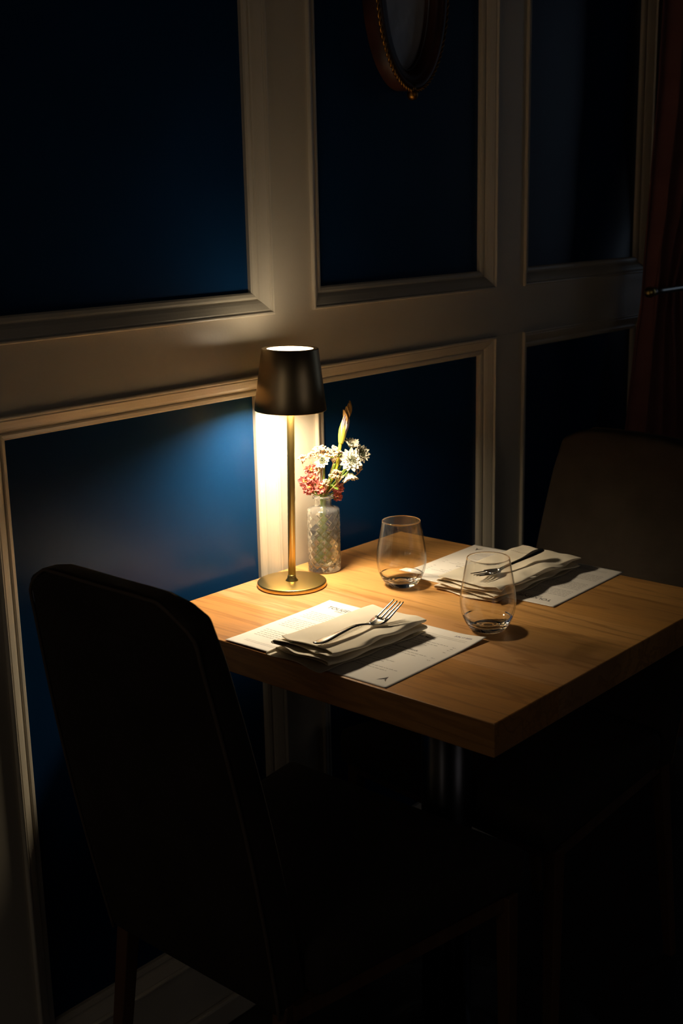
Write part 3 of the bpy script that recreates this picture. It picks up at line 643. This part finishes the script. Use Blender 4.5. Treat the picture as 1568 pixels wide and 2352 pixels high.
# ------------------------------------------------------------------ napkins
def napkin(label, loc, rz, Lx, Wy, seed, fan, wave, ends, hem):
    r = thing('cloth_napkin', label, 'napkin', loc, rz, 'folded linen napkins')
    nl = 5; th = .0044; nseg = 18; nx = 60
    path = []                                   # (y, layer float)
    for i in range(nl):
        s = 1 if i % 2 == 0 else -1
        for k_ in range(nseg+1):
            path.append((s*(-Wy/2 + Wy*k_/nseg), i, 0))
        if i < nl-1:
            for k_ in range(1, 6):
                a = PI*k_/6; path.append((s*(Wy/2 + th*.55*math.sin(a)), i + (1-math.cos(a))/2, 1))
    def top(x, y, lay):
        f = lay/(nl-1)
        p = Vector((x*16, y*22, seed))
        w_ = (noise.noise(p)*.0030 + noise.noise(p*2.3)*.0012)*wave
        e = max(0, (-x/Lx*2-.70)/.30)           # fan at the -x end
        z = .0012 + lay*th + f*(w_ + .0008) + fan*e*e*f*.0075*(1+.4*math.sin(y*90+lay*2))
        z += f*.0016*math.exp(-((y+Wy*.36)/.012)**2)
        z += wave*.0011*math.sin(x*95+lay*1.7+seed)*f*max(0, (-y/Wy*2-.55)/.45)
        return z
    bm = bmesh.new(); rows = []
    for (y, lay, j) in path:
        row = []
        for i in range(nx+1):
            t_ = i/nx; li = int(round(lay))
            x0_ = -Lx/2 + ends[li % len(ends)][0] + .004*math.sin(y*70+li*2.1+seed) ; x1_ = Lx/2 + ends[li % len(ends)][1] + .002*math.sin(y*60+li)
            x = x0_ + (x1_-x0_)*t_
            yy = y + .0030*wave*noise.noise(Vector((x*14, lay*1.5+seed, 3))) + (.0022*wave*math.sin(x*75+lay*2.3) if y < 0 else 0)
            yy += .10*x*0
            row.append(bm.verts.new((x, yy, top(x, y, lay))))
        rows.append(row)
    for a, b in zip(rows[:-1], rows[1:]):
        for i in range(nx): bm.faces.new((a[i], a[i+1], b[i+1], b[i]))
    o = obj('folded_cloth', bm, linen, r, smooth=True); md = o.modifiers.new('solidify', 'SOLIDIFY'); md.thickness = .0016; md.offset = 0
    sub(o, 1)
    bm = bmesh.new()
    for (ax, ay, bx, by) in hem:
        n = int(math.hypot(bx-ax, by-ay)/.0032)
        for k_ in range(n):
            t_ = k_/n; x, y = ax+(bx-ax)*t_, ay+(by-ay)*t_; z = top(x, y, nl-1)+.0017; d = Vector((bx-ax, by-ay, 0)).normalized()
            c = Vector((x, y, z)); s = Vector((-d.y, d.x, 0))*.00045
            V = [c-d*.0008-s, c+d*.0008-s, c+d*.0008+s, c-d*.0008+s]; lo = [bm.verts.new(v) for v in V]; hi = [bm.verts.new(v+Vector((0, 0, .0003))) for v in V]
            bm.faces.new(hi); bm.faces.new(lo[::-1])
            for q in range(4): bm.faces.new((lo[q], lo[(q+1) % 4], hi[(q+1) % 4], hi[q]))
    obj('hem_stitching', bm, thread, r)
    return r
napkin('folded cream linen napkin on the near menu, layers fanning at the table edge', (.4180, -.3230, TZ+.0012), -.055, .190, .098, 1.3, .65, .75,
       [(-.010, .004), (.002, .002), (-.005, .001), (.004, 0), (.010, -.002)], [(-.080, -.019, .05, .001), (-.080, -.0212, .05, -.0012)])
napkin('folded cream linen napkin with wavy edges on the far menu, behind the front glass', (.7880, -.3270, TZ+.0012), -.020, .222, .108, 5.1, .1, 1.5,
       [(-.004, .010), (.000, .004), (-.002, -.002), (.000, 0), (.002, .001)], [(.072, .046, .082, .000)])

# ------------------------------------------------------------------ forks
def fork_part(outline, zf, th=.0016, n=1):
    """outline: list of (x, half width, y centre); strip with thickness"""
    bm = bmesh.new(); rows = []
    for x, hw, yc in outline:
        z = zf(x); rows.append([bm.verts.new((x, yc+hw*k_, z+dz+(-.0006*(1-abs(k_)) if dz > 0 else 0))) for k_, dz in ((-1, 0), (-.6, th), (0, th*1.4), (.6, th), (1, 0), (.6, -th*.4), (-.6, -th*.4))])
    for a, b in zip(rows[:-1], rows[1:]):
        for i in range(7): bm.faces.new((a[i], a[(i+1) % 7], b[(i+1) % 7], b[i]))
    bm.faces.new(rows[0][::-1]); bm.faces.new(rows[-1]); return bm
def make_fork(label, loc, rz, pts):
    """local x from handle end (0) to tine tips; pts = height profile"""
    r = thing('dinner_fork', label, 'fork', loc, rz, 'forks on the napkins')
    X = [p[0] for p in pts]; Z = [p[1] for p in pts]
    def zf(x):
        for i in range(len(X)-1):
            if x <= X[i+1]:
                t_ = max(0, (x-X[i])/(X[i+1]-X[i])); t_ = t_
                m0 = (Z[i+1]-Z[i-1])/(X[i+1]-X[i-1]) if i > 0 else (Z[1]-Z[0])/(X[1]-X[0])
                m1 = (Z[i+2]-Z[i])/(X[i+2]-X[i]) if i+2 < len(X) else (Z[i+1]-Z[i])/(X[i+1]-X[i])
                h = X[i+1]-X[i]; t2, t3 = t_*t_, t_**3
                return (2*t3-3*t2+1)*Z[i] + (t3-2*t2+t_)*h*m0 + (-2*t3+3*t2)*Z[i+1] + (t3-t2)*h*m1
        return Z[-1]
    hw = [(0, .0022), (.0015, .0052), (.006, .0078), (.014, .0086), (.026, .0078), (.045, .0052), (.065, .0042), (.085, .0038), (.100, .0040), (.106, .0050)]
    import bisect
    def hwf(x):
        for (a, b), (c, d) in zip(hw[:-1], hw[1:]):
            if x <= c: return b+(d-b)*(x-a)/(c-a)
        return hw[-1][1]
    xs_ = [0, .0008, .0015, .003, .006, .010, .014] + [.014+.0046*i for i in range(1, 21)]
    obj('handle', fork_part([(x, hwf(x), 0) for x in xs_ if x <= .1062], zf), steel, r, smooth=True)
    head = [(.1055, .0042), (.109, .0072), (.113, .0104), (.118, .0120), (.123, .0122), (.127, .0120)]
    bm = bmesh.new(); rows = []
    for x, w_ in head:
        z = zf(x); rows.append([bm.verts.new((x, w_*k_, z+.0016*abs(k_)**2+dz)) for dz, ks in ((.0007, (-1, -.5, 0, .5, 1)), (-.0007, (1, .5, 0, -.5, -1))) for k_ in ks])
    for a, b in zip(rows[:-1], rows[1:]):
        for i in range(10): bm.faces.new((a[i], a[(i+1) % 10], b[(i+1) % 10], b[i]))
    bm.faces.new(rows[0][::-1]); bm.faces.new(rows[-1]); obj('head', bm, steel, r, smooth=True)
    for k_ in range(4):
        yc = -.0096 + .0064*k_; out = []
        bm = bmesh.new(); rows = []
        for q in range(12):
            t_ = q/11; x = .1262 + (.034)*t_; w_ = .0022*(1-.55*t_) if t_ < .9 else .0022*.38; yy = yc*(1 - .10*t_)
            z = zf(x) + .0016*(yc/.012)**2; rows.append([bm.verts.new((x, yy+a*w_, z+b*.0009)) for a, b in ((-1, -.5), (-.8, .6), (0, 1), (.8, .6), (1, -.5), (0, -1))])
        for a, b in zip(rows[:-1], rows[1:]):
            for i in range(6): bm.faces.new((a[i], a[(i+1) % 6], b[(i+1) % 6], b[i]))
        bm.faces.new(rows[0][::-1]); bm.faces.new(rows[-1]); obj('tine', bm, steel, r, smooth=True)
    return r
make_fork('steel fork on the near napkin, tines raised and catching the light', (.3290, -.3375, TZ), -.062, [(0, .0290), (.012, .0280), (.045, .0305), (.075, .0325), (.098, .0290), (.110, .0255), (.125, .0285), (.145, .0380), (.165, .0480)])
make_fork('steel fork on the far napkin, seen partly through the front glass, handle raised', (.8480, -.3490, TZ), PI-.10, [(0, .0385), (.012, .0378), (.045, .0335), (.075, .0310), (.098, .0290), (.110, .0270), (.125, .0275), (.145, .0295), (.165, .0320)])

# ------------------------------------------------------------------ oval mirror
mr = thing('wall_mirror', 'oval wall mirror in a dark frame with twisted gold rope edge', 'mirror', (.955, 0.018, 1.672))
A0, B0 = .094, .170
def oval(bm, a, b, prof, seg=96):
    rings = []
    for du, y in prof: rings.append([bm.verts.new(((a+du)*math.cos(2*PI*i/seg), y, (b+du)*math.sin(2*PI*i/seg))) for i in range(seg)])
    for p, q in zip(rings[:-1], rings[1:]):
        for i in range(seg): bm.faces.new((p[i], p[(i+1) % seg], q[(i+1) % seg], q[i]))
    return rings
bm = bmesh.new(); oval(bm, A0, B0, [(-.001, 0), (0, -.030), (-.005, -.036), (-.012, -.033), (-.020, -.030), (-.024, -.031), (-.028, -.026), (-.032, -.020), (-.035, -.018), (-.035, -.004)]); obj('frame', bm, dark_wood, mr, smooth=True)
def rope(du, y, rad, twists, m, name):
    bm = bmesh.new(); seg = 720; tw = []
    for strand in (0, 1):
        pts = []
        for i in range(seg+1):
            a = 2*PI*i/seg; ph = twists*a + PI*strand
            rr = rad*.55*math.cos(ph); yy = rad*.55*math.sin(ph)
            pts.append(((A0+du+rr)*math.cos(a), y+yy, (B0+du+rr)*math.sin(a)))
        tube(bm, pts, rad*.62, 6, cap=False)
    return obj(name, bm, m, mr, smooth=True)
rope(.0005, -.033, .0030, 46, old_gold, 'rope_trim')
bm = bmesh.new(); seg = 96
pts = [((A0-.0335)*math.cos(2*PI*i/seg), -.0195, (B0-.0335)*math.sin(2*PI*i/seg)) for i in range(seg+1)]; tube(bm, pts, .0013, 6, cap=False); obj('inner_bead', bm, rod_metal, mr, smooth=True)
bm = bmesh.new(); rr = oval(bm, A0-.034, B0-.034, [(0, -.012), (-.006, -.014)]); bm.faces.new(rr[-1]); obj('mirror_glass', bm, mirror_m, mr)
bm = bmesh.new(); ico(bm, (0, -.030, -B0-.006), .0095, 3); tube(bm, [(0, -.028, -B0+.010), (0, -.030, -B0-.004)], [.008, .006], 16); obj('finial', bm, old_gold, mr, smooth=True)

# ------------------------------------------------------------------ curtain and its holdback
cu = thing('curtain', 'dark red curtain gathered by a metal holdback at the right edge', 'curtain', (1.80, -.075, 0))
def lerp_tab(tab, z):
    for (z0, a), (z1, b) in zip(tab[:-1], tab[1:]):
        if z <= z1: t_ = max(0, (z-z0)/(z1-z0)); t_ = t_*t_*(3-2*t_)*.5 + t_*.5; return a+(b-a)*t_
    return tab[-1][1]
LT = [(0.02, 1.585), (.82, 1.622), (.88, 1.632), (1.0, 1.650), (1.12, 1.672), (1.19, 1.676), (1.37, 1.688), (1.55, 1.706), (1.70, 1.712), (2.5, 1.730)]
RT_ = [(0.02, 1.965), (.84, 1.895), (.94, 1.868), (1.07, 1.838), (1.13, 1.832), (1.19, 1.865), (1.30, 1.930), (1.50, 2.02), (2.5, 2.16)]
bm = bmesh.new(); nu, nz = 110, 70; G = []
for j in range(nz+1):
    z = .02 + 2.45*j/nz; row = []
    l_, r_ = lerp_tab(LT, z), lerp_tab(RT_, z); wdt = r_-l_
    amp = .008 + .012*min(1, wdt/.40)
    for i in range(nu+1):
        u = i/nu; ph = u*2*PI*4.2 + .5*math.sin(u*9) + .35*math.sin(z*2+u*5)
        y = amp*(math.sin(ph) + .35*math.sin(2*ph+.8+z)) + .006*noise.noise(Vector((u*8, z*2.5, 1)))
        row.append(bm.verts.new((l_+wdt*u - 1.80 + .004*math.sin(2*ph), y*.85, z)))
    G.append(row)
for a, b in zip(G[:-1], G[1:]):
    for i in range(nu): bm.faces.new((a[i], a[i+1], b[i+1], b[i]))
o = obj('curtain_panel', bm, curtain_m, cu, smooth=True, rec=False); md = o.modifiers.new('solidify', 'SOLIDIFY'); md.thickness = .002
hb = thing('curtain_holdback', 'metal holdback bar with a brass ball end crossing the dark red curtain', 'curtain holdback', (1.60, -.125, 1.131))
bm = bmesh.new(); pts = bez([(.012, 0, 0), (.30, 0, .001), (.50, .004, .001), (.56, .03, .001), (.575, .08, .001), (.575, .125, .001)], 8); tube(bm, pts, .0062, 16); obj('bar', bm, rod_metal, hb, smooth=True)
bm = bmesh.new(); ico(bm, (0, 0, 0), .0115, 3, (1.25, 1, 1)); obj('finial', bm, brass, hb, smooth=True)
bm = bmesh.new(); tube(bm, [(.010, 0, 0), (.0165, 0, 0)], .0095, 24); obj('collar', bm, rod_metal, hb, smooth=True)
